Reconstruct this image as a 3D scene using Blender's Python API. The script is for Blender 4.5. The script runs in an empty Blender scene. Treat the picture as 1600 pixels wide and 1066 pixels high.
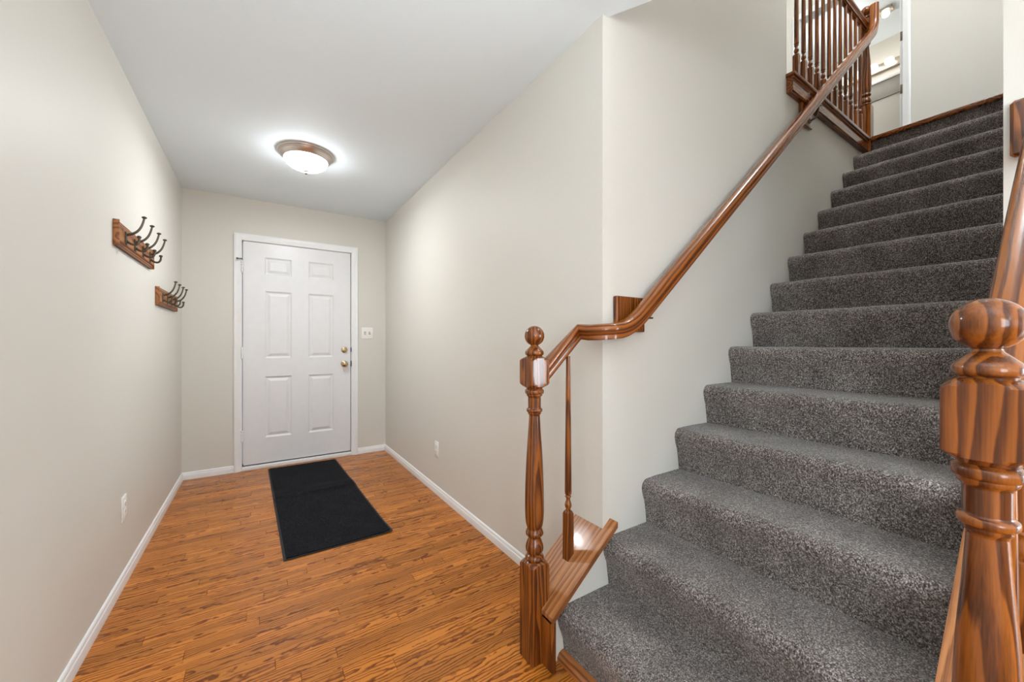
import bpy, bmesh, math, random
from mathutils import Vector, Matrix, noise
random.seed(7)
PI = math.pi
SC = bpy.context.scene
COL = SC.collection

# ------------------------------------------------------------------ camera
F_PX, THETA, CAM_H = 601.64, 0.5769, 1.1459
cd = bpy.data.cameras.new('camera')
cam = bpy.data.objects.new('camera', cd); COL.objects.link(cam)
cd.sensor_fit = 'HORIZONTAL'; cd.sensor_width = 36.0
cd.lens = 36.0 * F_PX / 1600.0
cd.shift_x = 3.48 / 1600.0
cd.shift_y = 2.77 / 1600.0
cd.clip_start = 0.02
cam.location = (0, 0, CAM_H)
cam.rotation_euler = (PI / 2, 0, -THETA)
SC.camera = cam

# ------------------------------------------------------------------ exposure, sky, lights
SC.view_settings.view_transform = 'Standard'
SC.view_settings.look = 'None'
SC.view_settings.exposure = 0.78
SC.view_settings.gamma = 1.0
SC.view_settings.use_curve_mapping = False

w = bpy.data.worlds.new('sky'); SC.world = w; w.use_nodes = True
bg = w.node_tree.nodes['Background']
bg.inputs['Color'].default_value = (0.80, 0.90, 1.0, 1)
bg.inputs['Strength'].default_value = 1.6


def area(name, loc, rot, sx, sy, power, color):
    l = bpy.data.lights.new(name, 'AREA'); l.shape = 'RECTANGLE'; l.size = sx; l.size_y = sy
    l.energy = power; l.color = color
    o = bpy.data.objects.new(name, l); COL.objects.link(o)
    o.location = loc; o.rotation_euler = rot
    return o


def point(name, loc, power, color, r=0.1):
    l = bpy.data.lights.new(name, 'POINT'); l.energy = power; l.color = color; l.shadow_soft_size = r
    o = bpy.data.objects.new(name, l); COL.objects.link(o); o.location = loc
    return o


# daylight through the glass door of the room behind the camera
area('daylight_door', (4.65, -4.42, 1.1), (PI / 2, 0, 0), 2.0, 2.0, 175, (0.80, 0.92, 1.0))
area('side_fill', (-.72, -2.2, 1.35), (0, -PI / 2, 0), 1.4, 1.9, 60, (0.82, 0.93, 1.0))  # added fill light at an invented window on the left wall
# added fill light, unseen behind the camera, aimed up to bounce off the ceiling
area('bounce_fill', (-0.05, -0.9, 0.75), (math.radians(180 - 24), 0, 0), 0.7, 0.7, 13, (0.80, 0.93, 1.0)).data.spread = math.radians(85)
# the hall lamp's light leaving the underside of its glass dome
hl = area('lamp_hall', (.270, 2.968, 2.44 - .1155), (0, 0, 0), .07, .07, 8.6, (0.95, 0.98, 1.0)); hl.data.shape = 'DISK'
# ceiling lamps of that room, and of the stairwell, upper hall and bathroom upstairs
point('lamp_living', (-0.1, -2.6, 2.1), 7, (0.90, 0.97, 1.0), 0.2)
point('lamp_stairwell', (3.2, .45, 5.0), 37, (0.97, 0.98, 1.0), 0.2)
point('lamp_upper_hall', (4.4, 1.75, 4.9), 4, (1.0, 0.97, 0.93), 0.15)
point('lamp_bathroom', (6.2, 1.9, 5.0), 6, (1.0, 0.95, 0.88), 0.15)

# ------------------------------------------------------------------ materials
MATS = {}


def new_mat(name):
    m = bpy.data.materials.new(name); m.use_nodes = True
    nt = m.node_tree
    return m, nt, nt.nodes['Principled BSDF']


def N(nt, t, **kw):
    n = nt.nodes.new(t)
    for k, v in kw.items():
        setattr(n, k, v)
    return n


def plain(name, col, rough=0.5, metal=0.0, spec=0.5, bump=0.0, bscale=200, coat=0.0):
    m, nt, b = new_mat(name)
    b.inputs['Base Color'].default_value = (*col, 1)
    b.inputs['Roughness'].default_value = rough
    b.inputs['Metallic'].default_value = metal
    b.inputs['Specular IOR Level'].default_value = spec
    b.inputs['Coat Weight'].default_value = coat
    tc = N(nt, 'ShaderNodeTexCoord')
    n = N(nt, 'ShaderNodeTexNoise'); n.inputs['Scale'].default_value = bscale
    nt.links.new(tc.outputs['Object'], n.inputs['Vector'])
    # faint tonal variation of the surface itself
    mx = N(nt, 'ShaderNodeMix', data_type='RGBA')
    mx.inputs[6].default_value = (*[c * 0.96 for c in col], 1)
    mx.inputs[7].default_value = (*[min(1, c * 1.03) for c in col], 1)
    nt.links.new(n.outputs['Fac'], mx.inputs[0]); nt.links.new(mx.outputs[2], b.inputs['Base Color'])
    if bump:
        bp = N(nt, 'ShaderNodeBump'); bp.inputs['Strength'].default_value = bump; bp.inputs['Distance'].default_value = 0.001
        nt.links.new(n.outputs['Fac'], bp.inputs['Height']); nt.links.new(bp.outputs['Normal'], b.inputs['Normal'])
    MATS[name] = m
    return m


def math_node(nt, op, a, b=None):
    n = N(nt, 'ShaderNodeMath', operation=op)
    for i, v in enumerate((a, b)):
        if v is None: continue
        if isinstance(v, (int, float)): n.inputs[i].default_value = v
        else: nt.links.new(v, n.inputs[i])
    return n.outputs[0]


def wood(name, axis, light, dark, deep, rough=0.24, coat=0.42, ring=26.0, use_uv=False, warp=2.2, bump=0.15, vary=0.25, attr=False, stretch=0.9, sharp=(0.30, 0.75), pith=0.06, spread=0.09, zig=0.35, porev=0.55, spec=0.30):
    """Flat-sawn grain running along `axis` of the mesh (or along U of the UV map)."""
    m, nt, b = new_mat(name)
    tc = N(nt, 'ShaderNodeTexCoord')
    src = tc.outputs['UV'] if use_uv else tc.outputs['Object']
    oi = N(nt, 'ShaderNodeObjectInfo')
    if attr:
        at = N(nt, 'ShaderNodeAttribute', attribute_name='seed'); seed = at.outputs['Fac']
    else:
        seed = oi.outputs['Random']
    sep = N(nt, 'ShaderNodeSeparateXYZ'); nt.links.new(src, sep.inputs[0])
    X, Y, Z = sep.outputs
    if axis == 'X': L, A, B_ = X, Y, Z
    elif axis == 'Y': L, A, B_ = Y, X, Z
    else: L, A, B_ = Z, X, Y
    off = math_node(nt, 'MULTIPLY', seed, 37.0)
    Ls = math_node(nt, 'ADD', L, off)
    cb = N(nt, 'ShaderNodeCombineXYZ')
    nt.links.new(math_node(nt, 'MULTIPLY', Ls, stretch), cb.inputs[0])
    nt.links.new(math_node(nt, 'MULTIPLY', A, 9.0), cb.inputs[1])
    nt.links.new(math_node(nt, 'MULTIPLY', B_, 9.0), cb.inputs[2])
    n1 = N(nt, 'ShaderNodeTexNoise'); n1.inputs['Scale'].default_value = 1.6; n1.inputs['Detail'].default_value = 2.5
    nt.links.new(cb.outputs[0], n1.inputs['Vector'])
    # growth rings: distance from a pith that lies below the face
    pa = math_node(nt, 'ADD', A, math_node(nt, 'MULTIPLY', math_node(nt, 'SUBTRACT', seed, 0.5), spread))
    pb = math_node(nt, 'ADD', B_, pith)
    d = math_node(nt, 'SQRT', math_node(nt, 'ADD', math_node(nt, 'MULTIPLY', pa, pa), math_node(nt, 'MULTIPLY', pb, pb)))
    ph = math_node(nt, 'ADD', math_node(nt, 'MULTIPLY', d, ring), math_node(nt, 'MULTIPLY', n1.outputs['Fac'], warp))
    cz = N(nt, 'ShaderNodeCombineXYZ')
    nt.links.new(math_node(nt, 'MULTIPLY', Ls, 26.0), cz.inputs[0])
    nt.links.new(math_node(nt, 'MULTIPLY', A, 40.0), cz.inputs[1])
    nt.links.new(math_node(nt, 'MULTIPLY', B_, 40.0), cz.inputs[2])
    n3 = N(nt, 'ShaderNodeTexNoise'); n3.inputs['Scale'].default_value = 1.0; n3.inputs['Detail'].default_value = 2.0
    nt.links.new(cz.outputs[0], n3.inputs['Vector'])
    ph = math_node(nt, 'ADD', ph, math_node(nt, 'MULTIPLY', n3.outputs['Fac'], zig))
    fr = math_node(nt, 'FRACT', ph)
    # saw-tooth ring: slow rise, sharp fall, like early and late wood
    mr = N(nt, 'ShaderNodeMapRange', interpolation_type='SMOOTHSTEP')
    nt.links.new(fr, mr.inputs[0]); mr.inputs[1].default_value = sharp[0]; mr.inputs[2].default_value = sharp[1]
    fall = N(nt, 'ShaderNodeMapRange', interpolation_type='SMOOTHSTEP')
    nt.links.new(fr, fall.inputs[0]); fall.inputs[1].default_value = 0.86; fall.inputs[2].default_value = 1.0
    fall.inputs[3].default_value = 1.0; fall.inputs[4].default_value = 0.0
    ringv = math_node(nt, 'MULTIPLY', mr.outputs[0], fall.outputs[0])
    # pores: very long thin streaks
    cp = N(nt, 'ShaderNodeCombineXYZ')
    nt.links.new(math_node(nt, 'MULTIPLY', Ls, 9.0), cp.inputs[0])
    nt.links.new(math_node(nt, 'MULTIPLY', A, 410.0), cp.inputs[1])
    nt.links.new(math_node(nt, 'MULTIPLY', B_, 410.0), cp.inputs[2])
    n2 = N(nt, 'ShaderNodeTexNoise'); n2.inputs['Scale'].default_value = 1.0; n2.inputs['Detail'].default_value = 2.0
    nt.links.new(cp.outputs[0], n2.inputs['Vector'])
    pore = N(nt, 'ShaderNodeMapRange'); nt.links.new(n2.outputs['Fac'], pore.inputs[0])
    pore.inputs[1].default_value = 0.40; pore.inputs[2].default_value = 0.66
    m1 = N(nt, 'ShaderNodeMix', data_type='RGBA'); m1.inputs[6].default_value = (*light, 1); m1.inputs[7].default_value = (*dark, 1)
    nt.links.new(ringv, m1.inputs[0])
    m2 = N(nt, 'ShaderNodeMix', data_type='RGBA'); m2.inputs[7].default_value = (*deep, 1)
    pf = math_node(nt, 'MULTIPLY', pore.outputs[0], math_node(nt, 'ADD', 0.18, math_node(nt, 'MULTIPLY', ringv, porev)))
    nt.links.new(pf, m2.inputs[0]); nt.links.new(m1.outputs[2], m2.inputs[6])
    hv = N(nt, 'ShaderNodeHueSaturation')
    v = math_node(nt, 'ADD', 1.0 - vary / 2, math_node(nt, 'MULTIPLY', math_node(nt, 'FRACT', math_node(nt, 'MULTIPLY', seed, 13.7)), vary))
    nt.links.new(v, hv.inputs['Value']); nt.links.new(m2.outputs[2], hv.inputs['Color'])
    nt.links.new(hv.outputs[0], b.inputs['Base Color'])
    b.inputs['Roughness'].default_value = rough
    b.inputs['Specular IOR Level'].default_value = spec
    b.inputs['Coat Weight'].default_value = coat; b.inputs['Coat Roughness'].default_value = 0.08
    if bump:
        bp = N(nt, 'ShaderNodeBump'); bp.inputs['Strength'].default_value = bump; bp.inputs['Distance'].default_value = 0.0006
        nt.links.new(n2.outputs['Fac'], bp.inputs['Height']); nt.links.new(bp.outputs['Normal'], b.inputs['Normal'])
    MATS[name] = m
    return m


WL, WD, WDD = (0.315, 0.092, 0.013), (0.110, 0.028, 0.005), (0.050, 0.015, 0.006)
wood('wood_z', 'Z', WL, WD, WDD, ring=64, stretch=0.85, warp=5.0, vary=0.15, zig=0.16, pith=.045, spread=.06, sharp=(0.05, 0.80))
wood('wood_x', 'X', WL, WD, WDD, ring=46, stretch=0.75, warp=4.5, vary=0.15, zig=0.16, sharp=(0.05, 0.80))
wood('wood_rail', 'X', (0.36, 0.108, 0.017), (0.16, 0.042, 0.009), WDD, use_uv=True, ring=60, warp=2.2, vary=0.1, pith=.02, zig=.1)
wood('wood_cap', 'X', (0.50, 0.205, 0.070), (0.32, 0.115, 0.034), (0.14, 0.046, 0.014), use_uv=True, ring=60, warp=3.4, vary=0.1, pith=.03, zig=.2, rough=.38, coat=.15, sharp=(0.1, .8))
wood('wood_oak', 'X', (0.60, 0.205, 0.029), (0.215, 0.053, 0.0068), (0.095, 0.022, 0.004), ring=100, warp=4.6, stretch=1.8,
     rough=0.20, coat=0.05, attr=True, vary=0.40, bump=0.12, sharp=(0.42, 0.86), use_uv=True, pith=.018, spread=.055, zig=0.95, porev=.5)
wood('wood_y', 'Y', (0.42, 0.15, 0.045), (0.25, 0.08, 0.022), (0.12, 0.04, 0.012), ring=60, vary=0.1, zig=.1)
wood('wood_rack', 'Y', (0.42, 0.17, 0.06), (0.26, 0.09, 0.03), (0.10, 0.03, 0.01), ring=40, vary=0.1, rough=.45, coat=0.0, pith=.02)
wood('wood_rack_dark', 'Y', (0.10, 0.030, 0.016), (0.06, 0.018, 0.01), (0.03, 0.01, 0.006), ring=40, vary=0.1, rough=.5, coat=0.0)

plain('wall_paint', (0.742, 0.714, 0.652), 0.5, spec=0.22, bump=0.10, bscale=260)
plain('ceiling_paint', (0.85, 0.925, 0.97), 0.7, spec=0.3, bump=0.10, bscale=200)
plain('trim_white', (0.91, 0.91, 0.91), 0.32, bscale=20)
plain('door_white', (0.83, 0.83, 0.84), 0.34, bscale=15)
plain('door_gap', (0.03, 0.03, 0.03), 0.7, bscale=15)
plain('plate_white', (0.92, 0.905, 0.86), 0.35, bscale=30)
plain('plate_slot', (0.25, 0.24, 0.22), 0.5, bscale=30)
plain('brass', (0.56, 0.45, 0.27), 0.22, metal=1.0, bscale=40)
plain('bronze', (0.16, 0.12, 0.09), 0.33, metal=0.85, bscale=60)
plain('antique_metal', (0.105, 0.088, 0.062), 0.38, metal=0.8, bscale=60)
plain('nickel', (0.62, 0.55, 0.50), 0.28, metal=1.0, bscale=40)
plain('warm_nickel', (0.50, 0.43, 0.35), 0.3, metal=0.9, bscale=40)
plain('chrome', (0.8, 0.8, 0.8), 0.12, metal=1.0, bscale=40)
plain('mirror', (0.9, 0.9, 0.9), 0.02, metal=1.0, bscale=10)
plain('grey_panel', (0.42, 0.40, 0.36), 0.5, bscale=10)
plain('rubber', (0.008, 0.008, 0.009), 0.6, bscale=80)
plain('subfloor', (0.05, 0.025, 0.012), 0.8, bscale=30)
plain('concrete', (0.6, 0.58, 0.55), 0.9, bscale=6)
plain('bath_floor', (0.55, 0.52, 0.48), 0.5, bscale=6)


def emis(name, col, strength):
    m, nt, b = new_mat(name)
    b.inputs['Base Color'].default_value = (0.9, 0.9, 0.88, 1)
    b.inputs['Emission Color'].default_value = (*col, 1)
    b.inputs['Emission Strength'].default_value = strength
    b.inputs['Roughness'].default_value = 0.25
    MATS[name] = m


emis('dome_glow', (0.93, 0.97, 1.0), 23.0)
emis('bulb_glow', (1.0, 0.95, 0.87), 3.0)


def fleck(name, cols, rough, scale, bump, dist, stretch=(1, 1, 1), sheen=0.25):
    """speckled yarn: three noise scales over three yarn colours"""
    m, nt, b = new_mat(name)
    tc = N(nt, 'ShaderNodeTexCoord')
    mp = N(nt, 'ShaderNodeMapping'); mp.inputs['Scale'].default_value = stretch
    nt.links.new(tc.outputs['Object'], mp.inputs['Vector'])
    n1 = N(nt, 'ShaderNodeTexNoise'); n1.inputs['Scale'].default_value = scale; n1.inputs['Detail'].default_value = 3.0
    n1.inputs['Roughness'].default_value = 0.7
    n2 = N(nt, 'ShaderNodeTexVoronoi'); n2.inputs['Scale'].default_value = scale * 1.5
    n3 = N(nt, 'ShaderNodeTexNoise'); n3.inputs['Scale'].default_value = 7.0; n3.inputs['Detail'].default_value = 2
    for n in (n1, n2, n3): nt.links.new(mp.outputs[0], n.inputs['Vector'])
    sepc = N(nt, 'ShaderNodeSeparateColor'); nt.links.new(n2.outputs['Color'], sepc.inputs[0])
    f = math_node(nt, 'ADD', math_node(nt, 'MULTIPLY', n1.outputs['Fac'], 0.62), math_node(nt, 'MULTIPLY', sepc.outputs[0], 0.30))
    f = math_node(nt, 'ADD', f, math_node(nt, 'MULTIPLY', math_node(nt, 'SUBTRACT', n3.outputs['Fac'], 0.5), 0.16))
    cr = N(nt, 'ShaderNodeValToRGB'); nt.links.new(f, cr.inputs[0])
    el = cr.color_ramp.elements
    pos = (0.30, 0.45, 0.57, 0.70)
    el[0].position = pos[0]; el[0].color = (*cols[0], 1); el[1].position = pos[3]; el[1].color = (*cols[3], 1)
    for i in (1, 2):
        e = el.new(pos[i]); e.color = (*cols[i], 1)
    nt.links.new(cr.outputs[0], b.inputs['Base Color'])
    b.inputs['Roughness'].default_value = rough
    b.inputs['Specular IOR Level'].default_value = 0.1
    b.inputs['Sheen Weight'].default_value = sheen
    b.inputs['Sheen Roughness'].default_value = 0.6
    bp = N(nt, 'ShaderNodeBump'); bp.inputs['Strength'].default_value = bump; bp.inputs['Distance'].default_value = dist
    nt.links.new(f, bp.inputs['Height']); nt.links.new(bp.outputs['Normal'], b.inputs['Normal'])
    MATS[name] = m


fleck('carpet', ((0.022, 0.016, 0.014), (0.120, 0.099, 0.089), (0.285, 0.250, 0.231), (0.63, 0.57, 0.53)), 0.95, 250, 0.8, 0.003, (1, 1, 0.8))
fleck('mat_pile', ((0.006, 0.006, 0.008), (0.011, 0.011, 0.013), (0.018, 0.018, 0.021), (0.045, 0.045, 0.05)), 0.95, 200, 0.6, 0.003, sheen=0.0)

# ------------------------------------------------------------------ mesh helpers
WORLD = {}


def tag(o, label=None, cat=None, group=None, kind=None):
    if label: o['label'] = label
    if cat: o['category'] = cat
    if group: o['group'] = group
    if kind: o['kind'] = kind
    return o


def thing(name, loc, label=None, cat=None, group=None, kind=None, parent=None):
    o = bpy.data.objects.new(name, None); COL.objects.link(o)
    o.empty_display_size = 0.05
    base = WORLD[parent.name] if parent else Vector((0, 0, 0))
    o.location = Vector(loc) - base
    if parent: o.parent = parent
    WORLD[o.name] = Vector(loc)
    return tag(o, label, cat, group, kind)


def obj(name, bm, mat, parent=None, loc=None, smooth=35, **kw):
    """link a bmesh given in world coordinates as one mesh object (origin at its parent, or at loc)"""
    me = bpy.data.meshes.new(name)
    base = WORLD[parent.name] if parent else Vector((0, 0, 0))
    org = Vector(loc) if loc is not None else base
    bmesh.ops.translate(bm, verts=bm.verts, vec=-org)
    bmesh.ops.recalc_face_normals(bm, faces=bm.faces)
    if smooth:
        lim = math.radians(smooth)
        for f in bm.faces: f.smooth = True
        for e in bm.edges:
            e.smooth = (len(e.link_faces) == 2 and e.calc_face_angle(3.2) < lim)
    bm.to_mesh(me); bm.free()
    me.materials.append(MATS[mat] if isinstance(mat, str) else mat)
    o = bpy.data.objects.new(name, me); COL.objects.link(o)
    o.location = org - base
    if parent: o.parent = parent
    WORLD[o.name] = org
    return tag(o, **kw)


def box(x0, x1, y0, y1, z0, z1, bevel=0.0, seg=2, bm=None):
    b = bmesh.new()
    bmesh.ops.create_cube(b, size=1.0)
    for v in b.verts:
        v.co = Vector((x0 + (v.co.x + .5) * (x1 - x0), y0 + (v.co.y + .5) * (y1 - y0), z0 + (v.co.z + .5) * (z1 - z0)))
    if bevel:
        bmesh.ops.bevel(b, geom=list(b.edges), offset=bevel, segments=seg, profile=0.5, affect='EDGES')
    if bm is None: return b
    join(bm, b)
    return bm


def join(bm, other):
    me = bpy.data.meshes.new('tmp'); other.to_mesh(me); other.free()
    bm.from_mesh(me); bpy.data.meshes.remove(me)
    return bm


def prism(poly, axis, a0, a1, bevel=0.0, bm=None):
    """polygon in the two other axes extruded along `axis` from a0 to a1"""
    b = bmesh.new()

    def p3(p, a):
        if axis == 'x': return (a, p[0], p[1])
        if axis == 'y': return (p[0], a, p[1])
        return (p[0], p[1], a)
    v0 = [b.verts.new(p3(p, a0)) for p in poly]; v1 = [b.verts.new(p3(p, a1)) for p in poly]
    n = len(poly)
    b.faces.new(v0); b.faces.new(list(reversed(v1)))
    for i in range(n): b.faces.new((v0[i], v1[i], v1[(i + 1) % n], v0[(i + 1) % n]))
    bmesh.ops.recalc_face_normals(b, faces=b.faces)
    if bevel:
        bmesh.ops.bevel(b, geom=list(b.edges), offset=bevel, segments=2, profile=0.5, affect='EDGES')
    if bm is None: return b
    return join(bm, b)


def lathe(prof, c, seg=64, half=None, axis='z', bm=None, cap=True):
    """surface of revolution of (radius, height); with half, intersected with a square bar of that half width"""
    b = bmesh.new(); rings = []
    for r, h in prof:
        ring = []
        for k in range(seg):
            a = 2 * PI * k / seg
            rr = r
            if half:
                rr = min(r, half / max(abs(math.cos(a)), abs(math.sin(a))))
            u, v = rr * math.cos(a), rr * math.sin(a)
            if axis == 'z': q = (c[0] + u, c[1] + v, c[2] + h)
            elif axis == 'x': q = (c[0] + h, c[1] + u, c[2] + v)
            else: q = (c[0] + u, c[1] + h, c[2] + v)
            ring.append(b.verts.new(q))
        rings.append(ring)
    for i in range(len(rings) - 1):
        for k in range(seg):
            b.faces.new((rings[i][k], rings[i][(k + 1) % seg], rings[i + 1][(k + 1) % seg], rings[i + 1][k]))
    if cap:
        b.faces.new(rings[0]); b.faces.new(list(reversed(rings[-1])))
    if bm is None: return b
    return join(bm, b)


def smooth_prof(pts, n=5):
    """Catmull-Rom refinement of a lathe profile"""
    out = []
    P = [pts[0]] + list(pts) + [pts[-1]]
    for i in range(1, len(P) - 2):
        p0, p1, p2, p3 = P[i - 1], P[i], P[i + 1], P[i + 2]
        for k in range(n):
            t = k / n
            q = []
            for d in (0, 1):
                q.append(0.5 * ((2 * p1[d]) + (-p0[d] + p2[d]) * t + (2 * p0[d] - 5 * p1[d] + 4 * p2[d] - p3[d]) * t * t + (-p0[d] + 3 * p1[d] - 3 * p2[d] + p3[d]) * t ** 3))
            out.append((max(q[0], 0.0005), q[1]))
    out.append(pts[-1])
    return out


def sphere_prof(r, zc, a0=-1.2, a1=PI / 2, n=18):
    return [(max(r * math.cos(a0 + (a1 - a0) * k / n), 0.0004), zc + r * math.sin(a0 + (a1 - a0) * k / n)) for k in range(n + 1)]


def tube(pts, radii, seg=10, bm=None):
    b = bmesh.new(); rings = []
    pts = [Vector(p) for p in pts]
    if isinstance(radii, (int, float)): radii = [radii] * len(pts)
    up = Vector((0.31, 0.95, 0.05)).normalized()
    for i, p in enumerate(pts):
        t = (pts[min(i + 1, len(pts) - 1)] - pts[max(i - 1, 0)]).normalized()
        s = t.cross(up).normalized(); u = s.cross(t)
        rings.append([b.verts.new(p + (s * math.cos(2 * PI * k / seg) + u * math.sin(2 * PI * k / seg)) * radii[i]) for k in range(seg)])
    for i in range(len(rings) - 1):
        for k in range(seg):
            b.faces.new((rings[i][k], rings[i][(k + 1) % seg], rings[i + 1][(k + 1) % seg], rings[i + 1][k]))
    b.faces.new(rings[0]); b.faces.new(list(reversed(rings[-1])))
    if bm is None: return b
    return join(bm, b)


def bez(p0, p1, p2, p3, n=10):
    p0, p1, p2, p3 = map(Vector, (p0, p1, p2, p3)); out = []
    for k in range(n + 1):
        t = k / n
        out.append(p0 * (1 - t) ** 3 + p1 * 3 * t * (1 - t) ** 2 + p2 * 3 * t * t * (1 - t) + p3 * t ** 3)
    return out


RAIL = [(-.018, -.031), (.018, -.031), (.0185, -.020), (.0175, -.013), (.020, -.008), (.0265, -.003), (.0290, .003), (.0290, .010),
        (.0268, .018), (.0215, .0245), (.0130, .0285), (.0, .0300), (-.0130, .0285), (-.0215, .0245), (-.0268, .018), (-.0290, .010),
        (-.0290, .003), (-.0265, -.003), (-.020, -.008), (-.0175, -.013), (-.0185, -.020)]


def sweep(path, prof, lat0=None, plumb=False):
    """moulded rail along a path; the section stays plumb in the vertical plane of each piece and is mitred at corners"""
    pts = [Vector(p) for p in path]; n = len(pts)
    segs = []
    last = lat0
    for i in range(n - 1):
        d = (pts[i + 1] - pts[i]).normalized()
        hd = Vector((d.x, d.y, 0))
        if hd.length > 0.05:
            hd.normalize(); lat = Vector((-hd.y, hd.x, 0))
        else:
            lat = last.copy()
        last = lat
        up = d.cross(lat).normalized()
        if up.z < 0 and abs(up.z) > 1e-3: up = -up
        segs.append((d, lat, up))
    bm = bmesh.new(); uvl = bm.loops.layers.uv.new('UVMap')
    per = [0.0]
    m = len(prof)
    for k in range(m):
        a, b = prof[k], prof[(k + 1) % m]
        per.append(per[-1] + math.hypot(a[0] - b[0], a[1] - b[1]))
    rings = []; dist = [0.0]
    for i in range(n):
        if i: dist.append(dist[-1] + (pts[i] - pts[i - 1]).length)
        s0 = segs[max(i - 1, 0)]; s1 = segs[min(i, n - 2)]
        L = s0[1] + s1[1]
        L = L * (2.0 / max(L.length_squared, 0.2)) if L.length > 0.1 else s1[1]
        U = s0[2] + s1[2]; U = U * (2.0 / max(U.length_squared, 0.5))
        if plumb and i == 0: U = Vector((0, 0, 1 / max(math.hypot(s1[0].x, s1[0].y), .2)))
        rings.append([bm.verts.new(pts[i] + L * a + U * b) for a, b in prof])
    for i in range(n - 1):
        for k in range(m):
            k2 = (k + 1) % m
            f = bm.faces.new((rings[i][k], rings[i][k2], rings[i + 1][k2], rings[i + 1][k]))
            for lp, uv in zip(f.loops, ((dist[i], per[k]), (dist[i], per[k + 1]), (dist[i + 1], per[k + 1]), (dist[i + 1], per[k]))):
                lp[uvl].uv = (uv[0], uv[1] - .09)
    bm.faces.new(rings[0]); bm.faces.new(list(reversed(rings[-1])))
    return bm


# ------------------------------------------------------------------ key dimensions (metres)
XL, XR, YB, YS = -0.542, 1.1325, 4.181, 1.0706      # hall walls, front wall, stair wall
YR, XE = 0.146, 1.70                                # right stair wall face and its end
X1, RUN, RISE = 0.9009, 0.2332, 0.1875
Z2 = 15 * RISE                                      # upper floor
CH, CH2 = 2.44, Z2 + 2.44
XT = X1 + 14 * RUN                                  # edge of landing
XW = 5.20                                           # landing wall
YN, XN = 1.13, 0.843                                # left newel
YNR = 0.086                                         # right newel


def struct(name, bm, mat, **kw):
    return obj(name, bm, mat, kind='structure', **kw)


# ------------------------------------------------------------------ floor of oak strips
floor = struct('floor', box(XL - .12, 6.1, -4.4, YB + .12, -.16, -.012), 'subfloor')
random.seed(11)
PW = 0.0575


def plank(b, x0, x1, y0, y1):
    g = 0.0005
    q = box(x0 + g, x1 - g, y0 + g, y1 - g, -.012, random.uniform(-.0003, .0003))
    top = [e for e in q.edges if all(v.co.z > -.005 for v in e.verts)]
    bmesh.ops.bevel(q, geom=top, offset=0.0009, segments=1, affect='EDGES')
    lay = q.faces.layers.float.new('seed'); s = random.random()
    uvl = q.loops.layers.uv.new('UVMap'); ym = (y0 + y1) / 2
    for f in q.faces:
        f[lay] = s
        for lp in f.loops: lp[uvl].uv = (lp.vert.co.x, lp.vert.co.y - ym)
    return q if b is None else join(b, q)


rest = bmesh.new(); rest.faces.layers.float.new('seed'); rest.loops.layers.uv.new('UVMap')
nrow = int(YB / PW) + 1
count = 0
for r in range(nrow):
    y0 = .024 + r * PW; y1 = min(y0 + PW, YB)
    if y1 - y0 < .01: continue
    x = XL; xend = XR if y0 > YS else (XE + .1)
    if y0 > 1.19: xend = XR
    x1 = XL + random.uniform(.15, .95)
    while x < xend - 0.001:
        x1 = min(x1, xend)
        if xend - x1 < .12: x1 = xend
        if 0.55 <= y0 <= 3.05 and count < 290:
            obj('plank', plank(None, x, x1, y0, y1), 'wood_oak', floor, smooth=0); count += 1
        else:
            rest = plank(rest, x, x1, y0, y1)
        x = x1; x1 = x + random.uniform(.42, 1.15)
random.seed(5)
for r in range(18):
    y1 = .024 - r * .24; y0 = y1 - .24
    x = XL
    while x < 6.0:
        x1 = min(x + random.uniform(1.2, 2.2), 6.0)
        rest = plank(rest, x, x1, y0, y1); x = x1
obj('strip_flooring', rest, 'wood_oak', floor, smooth=0, kind='stuff')

# ------------------------------------------------------------------ walls and ceilings
T = .12
b = box(XL - T, XL, -1.25, YB + T, -.1, CH + .2)
b = box(XL - T, XL, -4.4, -3.15, -.1, CH + .2, bm=b)
b = box(XL - T, XL, -3.15, -1.25, -.1, .65, bm=b)
b = box(XL - T, XL, -3.15, -1.25, 2.05, CH + .2, bm=b)
struct('wall_left', b, 'wall_paint')
fr = bmesh.new()
for y0, y1 in ((-3.15, -3.09), (-2.23, -2.17), (-1.31, -1.25)): fr = box(XL - .10, XL - .02, y0, y1, .65, 2.05, .004, bm=fr)
for z0, z1 in ((.65, .71), (1.33, 1.37), (1.99, 2.05)): fr = box(XL - .10, XL - .02, -3.15, -1.25, z0, z1, .004, bm=fr)
struct('window_added', fr, 'trim_white')  # window invented to let the side fill in, unseen behind the camera
DX0, DX1, DZ = -.127, .786, 2.062                    # door opening
b = box(XL, DX0 - .02, YB, YB + T, -.1, CH + .2)
b = box(DX1 + .02, XR + T, YB, YB + T, -.1, CH + .2, bm=b)
b = box(DX0 - .02, DX1 + .02, YB, YB + T, DZ + .02, CH + .2, bm=b)
struct('wall_front', b, 'wall_paint')
struct('wall_right', box(XR, XR + T, YS, YB, -.1, CH), 'wall_paint')
# stair wall: full height beside the lower flight, to the upper floor further up
XO = 2.755
b = box(XR + T, XO, YS, YS + T, -.1, CH2)
b = box(XR + .02, XR + T, YS, YS + T, CH, CH2, bm=b)
b = box(XO, XT - .02, YS, YS + T, -.1, 2.70, bm=b)
struct('wall_stair', b, 'wall_paint')
struct('wall_stair_right', box(XE, XW + T, YR - T, YR, -.1, CH2), 'wall_paint')
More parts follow.
